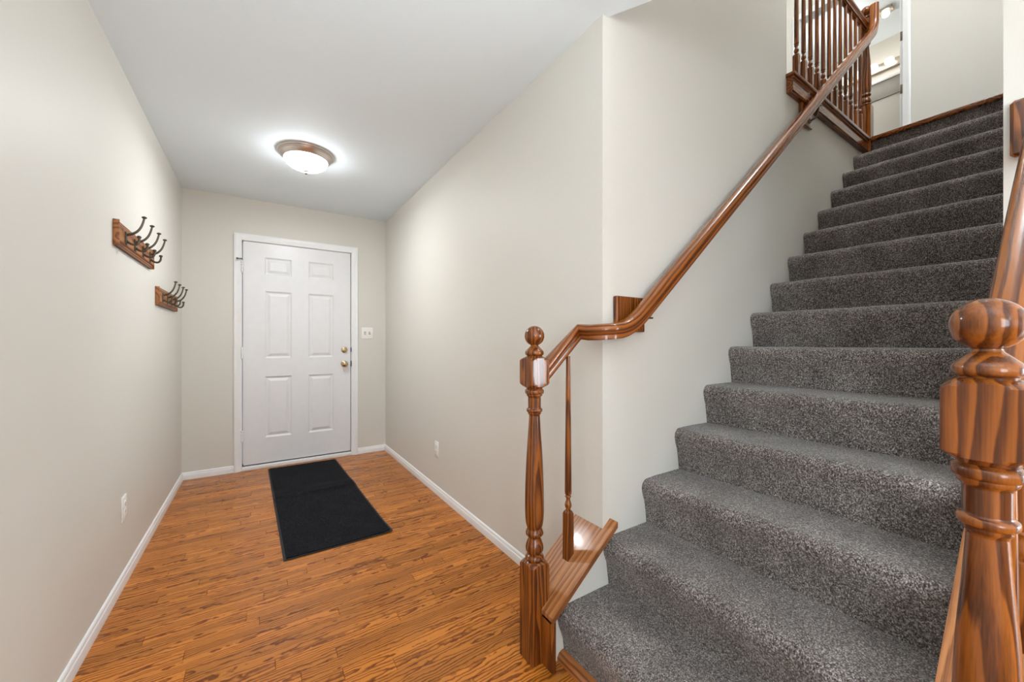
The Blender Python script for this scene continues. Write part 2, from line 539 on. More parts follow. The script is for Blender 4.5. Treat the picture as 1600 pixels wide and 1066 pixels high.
# room behind the camera
b = box(XL - T, -.35, -4.32, -4.2, -.1, CH + .2)
b = box(1.55, 3.65, -4.32, -4.2, -.1, CH + .2, bm=b)
b = box(-.35, 1.55, -4.32, -4.2, -.1, .85, bm=b)
b = box(-.35, 1.55, -4.32, -4.2, 2.12, CH + .2, bm=b)
b = box(3.65, 5.65, -4.32, -4.2, 2.08, CH + .2, bm=b)
b = box(5.65, 6.1, -4.32, -4.2, -.1, CH + .2, bm=b)
struct('wall_back', b, 'wall_paint')
struct('wall_living_right', box(6.0, 6.12, -4.3, YR - T, -.1, CH + .2), 'wall_paint')
fr = bmesh.new()
for x0, x1 in ((3.65, 3.71), (4.60, 4.69), (5.59, 5.65)): fr = box(x0, x1, -4.30, -4.22, 0, 2.08, .004, bm=fr)
for z0, z1 in ((0, .06), (2.02, 2.08)): fr = box(3.65, 5.65, -4.30, -4.22, z0, z1, .004, bm=fr)
struct('window_1', fr, 'trim_white')
fr = bmesh.new()
for x0, x1 in ((-.35, -.29), (.57, .63), (1.49, 1.55)): fr = box(x0, x1, -4.30, -4.22, .85, 2.12, .004, bm=fr)
for z0, z1 in ((.85, .91), (1.46, 1.50), (2.06, 2.12)): fr = box(-.35, 1.55, -4.30, -4.22, z0, z1, .004, bm=fr)
struct('window_2', fr, 'trim_white')
struct('floor_patio', box(-8, 14, -14, -4.4, -.30, -.12), 'concrete')
# ceiling of hall and room behind, cut diagonally at the stairwell
poly = [(XL - T, YB + T), (XL - T, -4.4), (6.12, -4.4), (6.12, YR - T), (XE, YR - T), (XE, YR), (1.16, YS), (1.16, YS + .1), (XR + T, YS + .1), (XR + T, YB + T)]
struct('ceiling', prism(poly, 'z', CH, CH + .2), 'ceiling_paint')
dx, dy = XE - 1.16, YR - YS
ln = math.hypot(dx, dy); nx, ny = dy / ln * .1, -dx / ln * .1   # away from the stairwell
poly = [(1.16, YS), (XE, YR), (XE + nx, YR + ny), (1.16 + nx, YS + ny)]
struct('wall_header', prism(poly, 'z', CH + .02, CH2), 'wall_paint')
struct('ceiling_upper', box(.8, 7.4, -.2, 3.2, CH2, CH2 + .12), 'ceiling_paint')
# upper floor: landing and hall beside the stairwell
b = box(XT + .03, XW, YR, YS + T, Z2 - .25, Z2)
b = box(XO, XT + .03, YS + .02, 2.2, 2.70, Z2, bm=b)
b = box(XT + .03, XW, YS + T, 2.2, Z2 - .25, Z2, bm=b)
struct('floor_upper', b, 'carpet')
struct('wall_upper_hall', box(1.2, 7.3, 2.2 + .8, 2.32 + .8, Z2 - .3, CH2), 'wall_paint')
b = box(XO - T, XO, YS + T, 3.0, Z2 - .3, CH2)
struct('wall_upper_end', b, 'wall_paint')
b = box(XO, XW, 2.2, 3.0, Z2 - .25, Z2)
struct('floor_upper_side', b, 'carpet')
DY0, DY1, DZ2 = 1.045, 1.895, Z2 + 2.04
b = box(XW, XW + T, YR, DY0 - .02, Z2 - .3, CH2)
b = box(XW, XW + T, DY1 + .02, 3.0, Z2 - .3, CH2, bm=b)
b = box(XW, XW + T, DY0 - .02, DY1 + .02, DZ2 + .02, CH2, bm=b)
struct('wall_landing', b, 'wall_paint')
XB2 = 7.1
struct('wall_bathroom_back', box(XB2, XB2 + T, .5, 3.1, Z2 - .2, CH2), 'wall_paint')
struct('wall_bathroom_side', box(XW + T, XB2, .62, .74, Z2 - .2, CH2), 'wall_paint')
struct('floor_bathroom', box(XW, XB2, .7, 3.0, Z2 - .1, Z2 - .001), 'bath_floor')

# knee walls under the sloped caps
SL = RISE / RUN


def capz(x): return 0.200 + (x - .855) * 0.775


def knee(y0, y1, xend):
    return prism([(.884, -.02), (xend, -.02), (xend, capz(xend) - .023), (.884, capz(.884) - .023)], 'y', y0, y1)


struct('wall_knee_left', knee(YS, YS + T, XR), 'wall_paint')
struct('wall_knee_right', knee(YR - T, YR, XE), 'wall_paint')

# baseboards
BP = [(0, 0), (.012, 0), (.012, .036), (.0105, .042), (.0085, .0445), (.0085, .0515), (.0065, .0575), (.004, .060), (0, .061)]
struct('baseboard_left', prism([(XL + a, z) for a, z in BP], 'y', -4.2, YB), 'trim_white')
struct('baseboard_right', prism([(XR - a, z) for a, z in BP], 'y', YS + T, YB), 'trim_white')
struct('baseboard_front_left', prism([(YB - a, z) for a, z in BP], 'x', XL + .002, DX0 - .058), 'trim_white')
struct('baseboard_front_right', prism([(YB - a, z) for a, z in BP], 'x', DX1 + .066, XR - .002), 'trim_white')

# ------------------------------------------------------------------ front door
door = thing('door_1', (.33, YB, 0), 'white six-panel front door with brass knobs at the end of the hall', kind='structure')


def casing_prof(w): return [(0, 0), (w, 0), (w, -.016), (w * .86, -.019), (w * .62, -.0185), (w * .5, -.015), (w * .22, -.012), (w * .1, -.009), (0, -.007)]


def casing(name, y, x0, x1, z0, z1, w, parent, mat='trim_white'):
    """three mitred boards round an opening in a wall that faces -Y; profile offset grows away from the opening"""
    prof = casing_prof(w)
    bm = bmesh.new()
    rows = []
    for (cx, cz, sx, sz) in ((x0, z0, -1, 0), (x0, z1, -1, 1), (x1, z1, 1, 1), (x1, z0, 1, 0)):
        rows.append([bm.verts.new((cx + sx * o, y + d, cz + sz * o)) for o, d in prof])
    m = len(prof)
    for i in range(3):
        for k in range(m):
            bm.faces.new((rows[i][k], rows[i][(k + 1) % m], rows[i + 1][(k + 1) % m], rows[i + 1][k]))
    bm.faces.new(rows[0]); bm.faces.new(list(reversed(rows[3])))
    return obj(name, bm, mat, parent)


casing('casing', YB, DX0 - .004, DX1 + .008, 0, DZ + .003, .056, door)
b = box(DX0 - .02, DX0 - .002, YB - .001, YB + T, 0, DZ + .02)
b = box(DX1 + .002, DX1 + .02, YB - .001, YB + T, 0, DZ + .02, bm=b)
b = box(DX0 - .02, DX1 + .02, YB - .001, YB + T, DZ, DZ + .02, bm=b)
b = box(DX0, DX0 + .015, YB + .052, YB + T, 0, DZ, bm=b)
b = box(DX1 - .015, DX1, YB + .052, YB + T, 0, DZ, bm=b)
b = box(DX0, DX1, YB + .052, YB + T, DZ - .015, DZ, bm=b)
obj('jamb', b, 'trim_white', door)
obj('threshold', box(DX0 - .002, DX1 + .002, YB - .018, YB + T, 0, .034, .004), 'trim_white', door)
obj('weather_strip', box(DX0, DX1, YB + .02, YB + .06, .034, .05), 'door_gap', door)
# slab: stiles and rails with openings for the six panels
LX0, LX1, LZ0, LZ1 = DX0 + .007, DX1 - .006, .046, DZ - .005
YF = YB + .004                                    # door face
pans = []
for xa, xb in ((.044, .259), (.399, .621)):
    for za, zb in ((1.770, 1.930), (1.004, 1.620), (.276, .836)):
        pans.append((xa, xb, za, zb))
xs = sorted({LX0, LX1, *[p[0] for p in pans], *[p[1] for p in pans]})
zs = sorted({LZ0, LZ1, *[p[2] for p in pans], *[p[3] for p in pans]})
b = bmesh.new(); V = {}
for i, x in enumerate(xs):
    for j, z in enumerate(zs):
        V[i, j] = b.verts.new((x, YF, z))
for i in range(len(xs) - 1):
    for j in range(len(zs) - 1):
        cx, cz = (xs[i] + xs[i + 1]) / 2, (zs[j] + zs[j + 1]) / 2
        if any(p[0] < cx < p[1] and p[2] < cz < p[3] for p in pans): continue
        b.faces.new((V[i, j], V[i + 1, j], V[i + 1, j + 1], V[i, j + 1]))
geo = bmesh.ops.extrude_face_region(b, geom=list(b.faces))
bmesh.ops.translate(b, verts=[e for e in geo['geom'] if isinstance(e, bmesh.types.BMVert)], vec=(0, .044, 0))
leaf = obj('leaf', b, 'door_white', door)
for xa, xb, za, zb in pans:
    b = bmesh.new(); rows = []
    for ins, dep in ((0, 0), (.006, .006), (.014, .011), (.020, .011), (.040, .003), (.044, .002)):
        rows.append([b.verts.new((x, YF + dep, z)) for x, z in ((xa + ins, za + ins), (xb - ins, za + ins), (xb - ins, zb - ins), (xa + ins, zb - ins))])
    for i in range(len(rows) - 1):
        for k in range(4):
            b.faces.new((rows[i][k], rows[i][(k + 1) % 4], rows[i + 1][(k + 1) % 4], rows[i + 1][k]))
    b.faces.new(rows[-1])
    bk = [b.verts.new((x, YF + .03, z)) for x, z in ((xa, za), (xb, za), (xb, zb), (xa, zb))]
    for k in range(4): b.faces.new((rows[0][k], rows[0][(k + 1) % 4], bk[(k + 1) % 4], bk[k]))
    b.faces.new(list(reversed(bk)))
    obj('panel', b, 'door_white', leaf, smooth=0)
for z in (1.83, 1.06, .315):
    b = bmesh.new()
    for k in range(5):
        b = lathe([(.0075, 0), (.0095, .001), (.0095, .0175), (.0075, .0185)], (DX0 - .001, YF - .016, z - .05 + k * .02), 14, bm=b)
    b = lathe([(.004, -.008), (.007, -.004), (.0075, 0)], (DX0 - .001, YF - .016, z - .05), 14, bm=b)
    obj('hinge', b, 'trim_white', leaf)
b = tube([(DX0 - .001, YF - .012, 1.895), (DX0 - .008, YF - .035, 1.893), (DX0 - .03, YF - .05, 1.888)], .004, 8)
b = lathe([(.0005, -.008), (.008, -.007), (.009, 0), (.008, .005), (.0005, .006)], (DX0 - .034, YF - .052, 1.887), 12, axis='y', bm=b)
obj('hinge_stop', b, 'antique_metal', leaf, label='dark metal door stop on the top hinge')
kx = .722
pr_ = [(.0005, 0), (.030, -.000), (.031, -.004), (.027, -.008), (.014, -.011), (.012, -.016), (.012, -.026), (.017, -.030), (.0255, -.036), (.0290, -.046), (.0275, -.056), (.020, -.063), (.010, -.0655), (.0005, -.066)]
obj('knob', lathe(pr_, (kx, YF, .934), 32, axis='y'), 'brass', leaf, label='round brass door knob')
b = lathe([(.0005, 0), (.029, 0), (.030, -.004), (.029, -.012), (.023, -.016), (.021, -.0165), (.0005, -.0165)], (kx, YF, 1.076), 32, axis='y')
dead = obj('deadbolt', b, 'brass', leaf, label='brass deadbolt with thumb turn')
b = prism([(kx - .018, 1.070), (kx + .014, 1.064), (kx + .019, 1.072), (kx + .018, 1.082), (kx - .014, 1.088), (kx - .019, 1.080)], 'y', YF - .034, YF - .016, .002)
obj('thumb_turn', b, 'brass', door)
for z, h in ((1.076, .022), (.934, .028)):
    obj('strike_plate', box(DX1 + .0003, DX1 + .003, YB - .012, YB + .03, z - h, z + h), 'bronze', door)

# ------------------------------------------------------------------ doormat
mat = thing('doormat', (.39, 3.2, 0), 'black doormat with a crease lying before the front door', 'mat')


def matpt(u, v, inset=0.0):
    # corner points measured on the floor, u across, v from the door towards the room
    A, B, C, D = Vector((.066, 4.112, 0)), Vector((.629, 4.102, 0)), Vector((.677, 2.340, 0)), Vector((.107, 2.334, 0))
    p = (A * (1 - u) + B * u) * (1 - v) + (D * (1 - u) + C * u) * v
    return p


def mat_z(u, v):
    crease = 0.007 * math.exp(-((v - .468) / .010) ** 2) + 0.012 * math.exp(-((v - .43) / .045) ** 2)
    curl = .010 * max(0, (u - .93) / .07) * max(0, (v - .9) / .1)
    return 0.002 * noise.noise(Vector((u * 3, v * 7, 2.2))) + crease + curl


def mat_grid(u0, u1, v0, v1, nu, nv, z0, z1):
    b = bmesh.new(); G = {}
    for s, zz in ((0, z0), (1, z1)):
        for i in range(nu + 1):
            for j in range(nv + 1):
                u = u0 + (u1 - u0) * i / nu; v = v0 + (v1 - v0) * j / nv
                p = matpt(u, v); p.z = .001 + max(zz + mat_z(u, v), .0005)
                if not s: p.z = .0008 + max(mat_z(u, v) - .0005, 0)
                G[s, i, j] = b.verts.new(p)
    for i in range(nu):
        for j in range(nv):
            b.faces.new((G[1, i, j], G[1, i + 1, j], G[1, i + 1, j + 1], G[1, i, j + 1]))
            b.faces.new((G[0, i, j], G[0, i, j + 1], G[0, i + 1, j + 1], G[0, i + 1, j]))
    for i in range(nu):
        b.faces.new((G[0, i, 0], G[0, i + 1, 0], G[1, i + 1, 0], G[1, i, 0]))
        b.faces.new((G[0, i, nv], G[1, i, nv], G[1, i + 1, nv], G[0, i + 1, nv]))
    for j in range(nv):
        b.faces.new((G[0, 0, j], G[1, 0, j], G[1, 0, j + 1], G[0, 0, j + 1]))
        b.faces.new((G[0, nu, j], G[0, nu, j + 1], G[1, nu, j + 1], G[1, nu, j]))
    return b


obj('backing', mat_grid(0, 1, 0, 1, 12, 80, 0, .003), 'rubber', mat)
obj('pile', mat_grid(.022, .978, .007, .993, 16, 110, .0, .008), 'mat_pile', mat)

# ------------------------------------------------------------------ staircase
stairs = thing('staircase', (X1, .6, 0), 'straight staircase in dark grey flecked carpet climbing to the landing', 'stairs')


def step_profile(k):
    x = X1 + (k - 1) * RUN; z = k * RISE; zb = z - RISE
    if k == 1: zb = .030
    p = [(x + .031, zb - (.05 if k > 1 else 0)), (x + .030, zb + .01), (x + .026, zb + .04), (x + .018, z - .095), (x + .006, z - .066)]
    r = .034
    for i in range(9):
        a = PI + .25 - (PI / 2 + .25) * i / 8
        p.append((x + .035 + .0355 * math.cos(a), z - r + r * math.sin(a)))
    p += [(x + .09, z + .001), (x + .15, z), (x + RUN + .05, z - .0005), (x + RUN + .05, zb - (.05 if k > 1 else 0))]
    return p


def carpet_step(k, y0, y1, prof):
    b = bmesh.new(); ny = 48; rows = []
    for j in range(ny + 1):
        y = y0 + (y1 - y0) * j / ny
        row = []
        for i, (x, z) in enumerate(prof):
            s = .0022 if i < len(prof) - 2 else 0
            nn = noise.noise(Vector((x * 7 + k, y * 9, z * 7))) + .5 * noise.noise(Vector((x * 20, y * 25 + k, z * 20)))
            row.append(b.verts.new((x - s * nn * .8, y, z + s * nn)))
        rows.append(row)
    m = len(prof)
    for j in range(ny):
        for i in range(m):
            b.faces.new((rows[j][i], rows[j][(i + 1) % m], rows[j + 1][(i + 1) % m], rows[j + 1][i]))
    b.faces.new(rows[0]); b.faces.new(list(reversed(rows[-1])))
    return b


for k in range(1, 15):
    obj('step', carpet_step(k, YR + .001, YS - .001, step_profile(k)), 'carpet', stairs, smooth=60)
prof = [(XT + .03, Z2 - RISE - .05), (XT + .022, Z2 - .08), (XT + .016, Z2 - .03), (XT + .05, Z2 - .03), (XT + .05, Z2 - RISE - .05)]
obj('landing_riser', carpet_step(15, YR + .001, 1.018, prof), 'carpet', stairs, smooth=60)
obj('landing_nosing', box(XT - .012, XT + .06, YR + .001, 1.020, Z2 - .030, Z2 + .004, .008, 3), 'wood_x', stairs, label='dark wooden nosing along the landing edge')
poly = [(X1 - .002, 0), (X1 + .04, 0), (X1 + .04, .032), (X1 + .018, .031), (X1 + .006, .024), (X1 - .001, .012)]
obj('shoe_moulding', prism(poly, 'y', YR + .001, YS - .001), 'wood_y', stairs, label='brown wooden strip along the foot of the first riser')


# ------------------------------------------------------------------ newel posts
P_FINIAL = sphere_prof(.0365, 1.171, a0=-1.18)
P_COLLAR = smooth_prof([(.0140, 1.139), (.0150, 1.134), (.019, 1.130), (.026, 1.123), (.0325, 1.116), (.0345, 1.109), (.0330, 1.103), (.0285, 1.0995), (.0280, 1.0965), (.031, 1.094)], 4)
P_BLOCK = [(.0275, 1.098), (.034, 1.0945), (.042, 1.0905), (.050, 1.086), (.060, 1.081), (.060, .998), (.050, .9935), (.042, .9885), (.034, .984), (.029, .980)]
P_SHAFT = smooth_prof([(.027, .981), (.0285, .979), (.0338, .974), (.0348, .968), (.0335, .962), (.0295, .9595), (.0292, .957), (.0280, .953), (.0240, .948),
                       (.0236, .94), (.0235, .915), (.0240, .909), (.0285, .905), (.0293, .900), (.0280, .8955), (.0245, .893), (.0238, .888), (.0200, .882),
                       (.0202, .872), (.0240, .81), (.0290, .74), (.0325, .66), (.0343, .60), (.0348, .56), (.0343, .52), (.0315, .49), (.0278, .475),
                       (.0268, .470), (.0300, .463), (.0325, .455), (.0312, .448), (.0240, .442), (.0215, .438), (.0262, .425), (.0312, .411), (.0325, .400), (.0312, .390),
                       (.0262, .382), (.0232, .3785), (.0300, .374), (.0342, .367), (.0322, .360), (.0270, .3555)], 4)
P_BASE = [(.027, .357), (.034, .3535), (.042, .3490), (.050, .3435), (.060, .337), (.060, .002)]


def newel(name, x, y, label, zmap=lambda z: z, half=.0385, parent=None, z0=0.0, **kw):
    if parent is None:
        t = thing(name, (x, y, z0), label, 'newel post', **kw)
    else:
        t = parent
    M = lambda P: [(r, zmap(z)) for r, z in P]
    rot = lambda b: b
    obj('ball_finial', lathe(M(P_FINIAL), (x, y, 0), 64), 'wood_z', t, loc=(x, y, zmap(1.171)))
    obj('collar', lathe(M(P_COLLAR), (x, y, 0), 64), 'wood_z', t, loc=(x, y, zmap(1.11)))
    obj('head_block', lathe(M(P_BLOCK), (x, y, 0), 64, half=half), 'wood_z', t, loc=(x, y, zmap(1.0)), smooth=30)
    obj('turned_shaft', lathe(M(P_SHAFT), (x, y, 0), 48), 'wood_z', t, loc=(x, y, zmap(.6)))
    obj('base_block', lathe(M(P_BASE), (x, y, 0), 64, half=half), 'wood_z', t, loc=(x, y, zmap(.2)), smooth=30)
    return t


newel('newel_post', XN, YN, 'turned dark wooden newel post with ball top at left foot of the stairs')
newel('newel_post', XN, YNR, 'large turned wooden newel post with ball top in the right foreground')


# caps of the knee walls
def cap(name, y0, y1, xend, xear, yn, label, left):
    """sloped board notched round the newel (centre yn) and past the end of the wall"""
    t = thing(name, (.86, (y0 + y1) / 2, 0), label, 'cap board')
    th = .022; h = .0387; xa = .846; xn = XN + h

    def slab(ya, yb, xa, xb, bm=None):
        return prism([(xa, capz(xa)), (xb, capz(xb)), (xb, capz(xb) - th), (xa, capz(xa) - th)], 'y', ya, yb, 0.0, bm=bm)
    b = slab(yn - h, yn + h, xn, xend)
    if left:
        b = slab(y0, YS - .001, xa, xear, b); b = slab(YS - .001, yn - h, xa, xend, b); b = slab(yn + h, y1, xa, xend, b)
    else:
        b = slab(y0, yn - h, xa, xend, b); b = slab(yn + h, YR + .001, xa, xend, b); b = slab(YR + .001, y1, xa, xear, b)
    uvl = b.loops.layers.uv.new('UVMap')
    for f in b.faces:
        for lp in f.loops: lp[uvl].uv = (lp.vert.co.x * 1.265, lp.vert.co.y - (y0 + y1) / 2)
    obj('sloped_board', b, 'wood_cap', t)
    b = box(xa, .866, y0 + .006, yn - h, .001, capz(.856) - .02, .002)
    b = box(xa, .866, yn + h, y1 - .006, .001, capz(.856) - .02, .002, bm=b)
    obj('foot_board', b, 'wood_z', t)
    return t


cap('sloped_cap', YS - .042, YS + T + .035, XR - .001, XR + .040, YN, 'brown sloped wooden cap on the short wall behind the left newel post', True)
cap('sloped_cap', YR - T - .035, YR + .042, XE - .001, XE + .035, YNR, 'sloped wooden cap half hidden behind the right foreground newel post', False)


# ------------------------------------------------------------------ balusters
def baluster_bm(x, y, z0, zb, z1, half=.0150, r0=.0135, r1=.0080):
    """square foot z0..zb, turned vase, tapering pin to z1"""
    h = [(.030, z0), (.030, zb - .012), (.0175, zb - .005), (.012, zb)]
    a = lathe(h, (x, y, 0), 32, half=half)
    p = smooth_prof([(.0085, zb - .002), (.0082, zb + .003), (.0105, zb + .010), (.0133, zb + .018), (.0125, zb + .027), (.0088, zb + .038), (.0078, zb + .045),
                     (.0095, zb + .050), (.0125, zb + .054), (.0095, zb + .058), (.0090, zb + .060), (.0118, zb + .063), (.0130, zb + .067), (r0, zb + .075)], 3)
    n = 6
    p += [(r0 + (r1 - r0) * k / n, zb + .075 + (z1 - zb - .075) * k / n) for k in range(1, n + 1)]
    return a, lathe(p, (x, y, 0), 20)


def baluster(x, y, z0, zb, z1, label):
    t = thing('baluster', (x, y, z0), label, 'baluster')
    a, p = baluster_bm(x, y, z0, zb, z1)
    for v in a.verts:
        if v.co.z < z0 + .001: v.co.z = capz(v.co.x) + .0004
    obj('foot_block', a, 'wood_z', t); obj('turned_pin', p, 'wood_z', t)
    return t


def raily(x): return 1.060 + (x - .91) * .9


baluster(1.006, YN, capz(1.006), .495, 1.094, 'single slim baluster on the sloped cap beside the left newel post')

# ------------------------------------------------------------------ left handrail
hr = thing('handrail', (XN, YN, 0), 'long moulded wooden handrail running up the left stair wall', 'handrail')
path = [Vector((.883, YN, 1.037)), Vector((1.064, YN, 1.190))]
path += [Vector((1.064, 1.062, 1.186))]
YW = 1.0
R_ = .056
for k in range(1, 9):
    a = PI - (PI / 2) * k / 8 * 1.0
    path.append(Vector((1.064 + R_ + R_ * math.cos(a), YW + R_ - R_ * math.sin(a), 1.186 + .006 * (k / 8) ** 2)))
x0 = 1.064 + R_; zc = 1.192
for k in range(1, 8):
    x = x0 + .15 * k / 7
    path.append(Vector((x, YW, zc + .05 * (x - x0) + .5 * (.77 / .15) * (x - x0) ** 2)))
xs_, zs_ = path[-1].x, path[-1].z
XTOP, ZTOP = 4.06, 3.585
for k in range(1, 13):
    path.append(Vector((xs_ + (XTOP - xs_) * k / 12, YW, zs_ + (ZTOP - zs_) * k / 12)))
for p in bez((XTOP, YW, ZTOP), (XTOP + .05, YW, ZTOP + .042), (XTOP + .105, YW, ZTOP + .09), (XTOP + .105, YW, ZTOP + .17), 10)[1:]:
    path.append(p)
path.append(Vector((XTOP + .105, YW, ZTOP + .29)))
obj('rail', sweep(path, RAIL, plumb=True), 'wood_rail', hr, smooth=28)
for xa, xb, za, zb in ((1.190, 1.362, 1.190, 1.334), (2.925, 3.085, 2.562, 2.700)):
    bl = obj('wall_block', box(xa, xb, YS - .022, YS - .0005, za, zb, .005, 3), 'wood_z', hr)
    xm = (xa + xb) / 2 + .03; zr = zs_ + (xm - xs_) * (ZTOP - zs_) / (XTOP - xs_)
    b = lathe([(.0005, 0), (.019, 0), (.018, -.005), (.010, -.008), (.0005, -.008)], (xm, YS - .022, za + .045), 20, axis='y')
    b = tube(bez((xm, YS - .026, za + .045), (xm, YS - .055, za + .04), (xm, YW, za + .05), (xm, YW, zr - .040), 8), .006, 10, bm=b)
    b = box(xm - .03, xm + .03, YW - .012, YW + .012, zr - .045, zr - .038, .002, bm=b)
    obj('bracket', b, 'bronze', bl)

# right handrail into its rosette
hr2 = thing('handrail', (XN, YNR, 0), 'short steep wooden handrail at the right edge ending at a wall rosette', 'handrail')
YRR = .080
sl2 = (1.705 - 1.050) / (1.69 - .875)
obj('rail', sweep([Vector((.883, YRR, 1.057)), Vector((1.1, YRR, 1.048 + sl2 * .228)), Vector((1.4, YRR, 1.048 + sl2 * .528)), Vector((1.672, YRR, 1.048 + sl2 * .813 - .012))], RAIL, plumb=True), 'wood_rail', hr2, smooth=28)
b = box(XE - .024, XE - .0005, .030, .134, 1.640, 1.790, .0075, 1)
obj('rosette_block', b, 'wood_z', hr2)
for i, x in enumerate((1.05, 1.29, 1.53)):
    baluster(x, YNR, capz(x), capz(x) + .17, 1.048 + sl2 * (x - .872) - .050,
             ('slim baluster behind the right newel post, nearest to it', 'slim baluster midway on the right sloped cap', 'slim baluster on the right sloped cap, nearest the wall end')[i])

# ------------------------------------------------------------------ upper balustrade
YU = 1.060; XNU = 4.195
up = thing('balustrade', (XNU, YU, Z2), 'dark wooden balustrade with turned balusters beside the upper landing', 'balustrade')


def zmap(z):
    if z > .86: return z + 2.707
    if z > .474: return 3.20 + (z - .474) / (.86 - .474) * (3.567 - 3.20)
    if z > .337: return 3.078 + (z - .337) / (.474 - .337) * (3.20 - 3.078)
    return 2.70 + z / .337 * (3.078 - 2.70)


nu = thing('newel_post', (XNU, YU, 2.70), parent=up)
newel('newel_post', XNU, YU, None, zmap, parent=nu)
for k in range(12):
    x = 2.868 + k * .1078
    a, p = baluster_bm(x, YU, Z2 + .002, Z2 + .172, 3.715, half=.0155, r0=.0125, r1=.0100)
    bo = obj('baluster', a, 'wood_z', up, loc=(x, YU, Z2))
    obj('turned_pin', p, 'wood_z', bo)
obj('top_rail', sweep([Vector((2.76, YU, 3.742)), Vector((3.4, YU, 3.742)), Vector((XNU - .03, YU, 3.742))], RAIL), 'wood_rail', up, smooth=28)
b = box(2.742, XNU - .02, 1.022, YS + .03, Z2 - .022, Z2 + .004, .005, 2)
obj('sill', b, 'wood_x', up)
b = prism([(YS + .0, Z2 - .022), (1.030, Z2 - .022), (1.030, Z2 - .032), (1.037, Z2 - .040), (1.040, Z2 - .050), (1.034, Z2 - .056), (1.034, Z2 - .108), (1.040, Z2 - .114), (YS + .0, Z2 - .114)], 'x', 2.752, XNU - .02)
obj('fascia', b, 'wood_x', up)

# ------------------------------------------------------------------ ceiling light in the hall
LX, LY = .270, 2.968
cl = thing('ceiling_light', (LX, LY, CH), 'lit flush ceiling light with white dome and metal rim in the hall', 'ceiling light')
b = lathe([(.10, CH - .0005), (.172, CH - .0005), (.173, CH - .006), (.170, CH - .012), (.160, CH - .015), (.158, CH - .019), (.160, CH - .024), (.157, CH - .030), (.147, CH - .038), (.138, CH - .046), (.134, CH - .048), (.130, CH - .044), (.10, CH - .03)], (LX, LY, 0), 64, cap=False)
obj('rim', b, 'nickel', cl)
dome = [(.1335, CH - .044)]
for k in range(1, 15):
    a = PI / 2 * k / 14
    dome.append((max(.1335 * math.cos(a), .0005), CH - .044 - .070 * math.sin(a)))
obj('dome', lathe(dome, (LX, LY, 0), 48), 'dome_glow', cl)
obj('finial', lathe(smooth_prof([(.0005, CH - .142), (.007, CH - .140), (.011, CH - .133), (.008, CH - .127), (.016, CH - .122), (.0165, CH - .118), (.004, CH - .1165)], 3), (LX, LY, 0), 20), 'bronze', cl)

# ------------------------------------------------------------------ coat racks


def rack(y0, y1, zc, ys, label):
    t = thing('coat_rack', (XL, (y0 + y1) / 2, zc), label, 'coat rack')
    h = .057; X = XL + .0005
    p = [(X, zc - h), (X + .010, zc - h), (X + .012, zc - h + .003), (X + .012, zc - h + .009), (X + .015, zc - h + .010), (X + .015, zc - h + .015), (X + .013, zc - h + .017), (X + .013, zc - h + .020),
         (X + .020, zc - h + .024)]
    q = [(a, 2 * zc - z) for a, z in reversed(p)]
    b = prism(p + q, 'y', y0 + .004, y1 - .004)
    bd = obj('board', b, 'wood_rack', t, smooth=0)
    b = bmesh.new()
    for s in (-1, 1):
        z = zc + s * (h - .0185)
        b = box(X + .0125, X + .0138, y0 + .0035, y1 - .0035, z - .0022, z + .0022, bm=b)
        z = zc + s * (h - .0095)
        b = box(X + .0115, X + .0135, y0 + .0035, y1 - .0035, z - .0016, z + .0016, bm=b)
        z = zc + s * (h + .0006)
        b = box(X + .001, X + .0105, y0 + .0035, y1 - .0035, z - .0008, z + .0008, bm=b)
    obj('dark_groove', b, 'wood_rack_dark', t, smooth=0, label='dark groove lines')  # darker strips along the grooves and long edges
    for e in (y0, y1):
        obj('end_cap', box(X, X + .0215, e - .004, e + .004, zc - h - .001, zc + h + .001, .0015), 'wood_rack', t)
    XF = XL + .0205
    hooks = []
    for i, y in enumerate(ys):
        if i == 0:
            hk = obj('coat_hook', box(XF, XF + .005, y - .012, y + .012, zc - .034, zc + .026, .002), 'antique_metal', t, loc=(XF, y, zc))
            b = tube(bez((XF + .004, y, zc + .012), (XF + .032, y, zc + .020), (XF + .054, y, zc + .035), (XF + .064, y, zc + .098), 12), [.0062 - .0022 * k / 12 for k in range(13)], 10)
            b = lathe([(.0005, -.004), (.007, -.003), (.0100, .001), (.0100, .003), (.0065, .006), (.0005, .008)], (XF + .0645, y, zc + .101), 16, bm=b)
            a1 = obj('upper_arm', b, 'antique_metal', hk, loc=(XF, y, zc))
            b = tube(bez((XF + .004, y, zc - .016), (XF + .022, y, zc - .040), (XF + .050, y, zc - .036), (XF + .047, y, zc + .004), 12), [.0058 - .0012 * k / 12 for k in range(13)], 10)
            b = lathe([(.0005, -.007), (.007, -.004), (.009, .001), (.0065, .006), (.0005, .008)], (XF + .0468, y, zc + .007), 16, bm=b)
            a2 = obj('lower_arm', b, 'antique_metal', hk, loc=(XF, y, zc))
            src = (hk, a1, a2)
        else:
            c = src[0].copy(); COL.objects.link(c); c.location.y += y - ys[0]
            for s in src[1:]:
                d = s.copy(); COL.objects.link(d); d.parent = c
    return t


rack(2.381, 3.055, 1.637, (2.478, 2.638, 2.798, 2.955), 'wooden coat rack on left wall, the higher one nearer the camera')
rack(3.205, 3.835, 1.440, (3.300, 3.450, 3.600, 3.745), 'wooden coat rack on left wall, the lower one nearer the door')


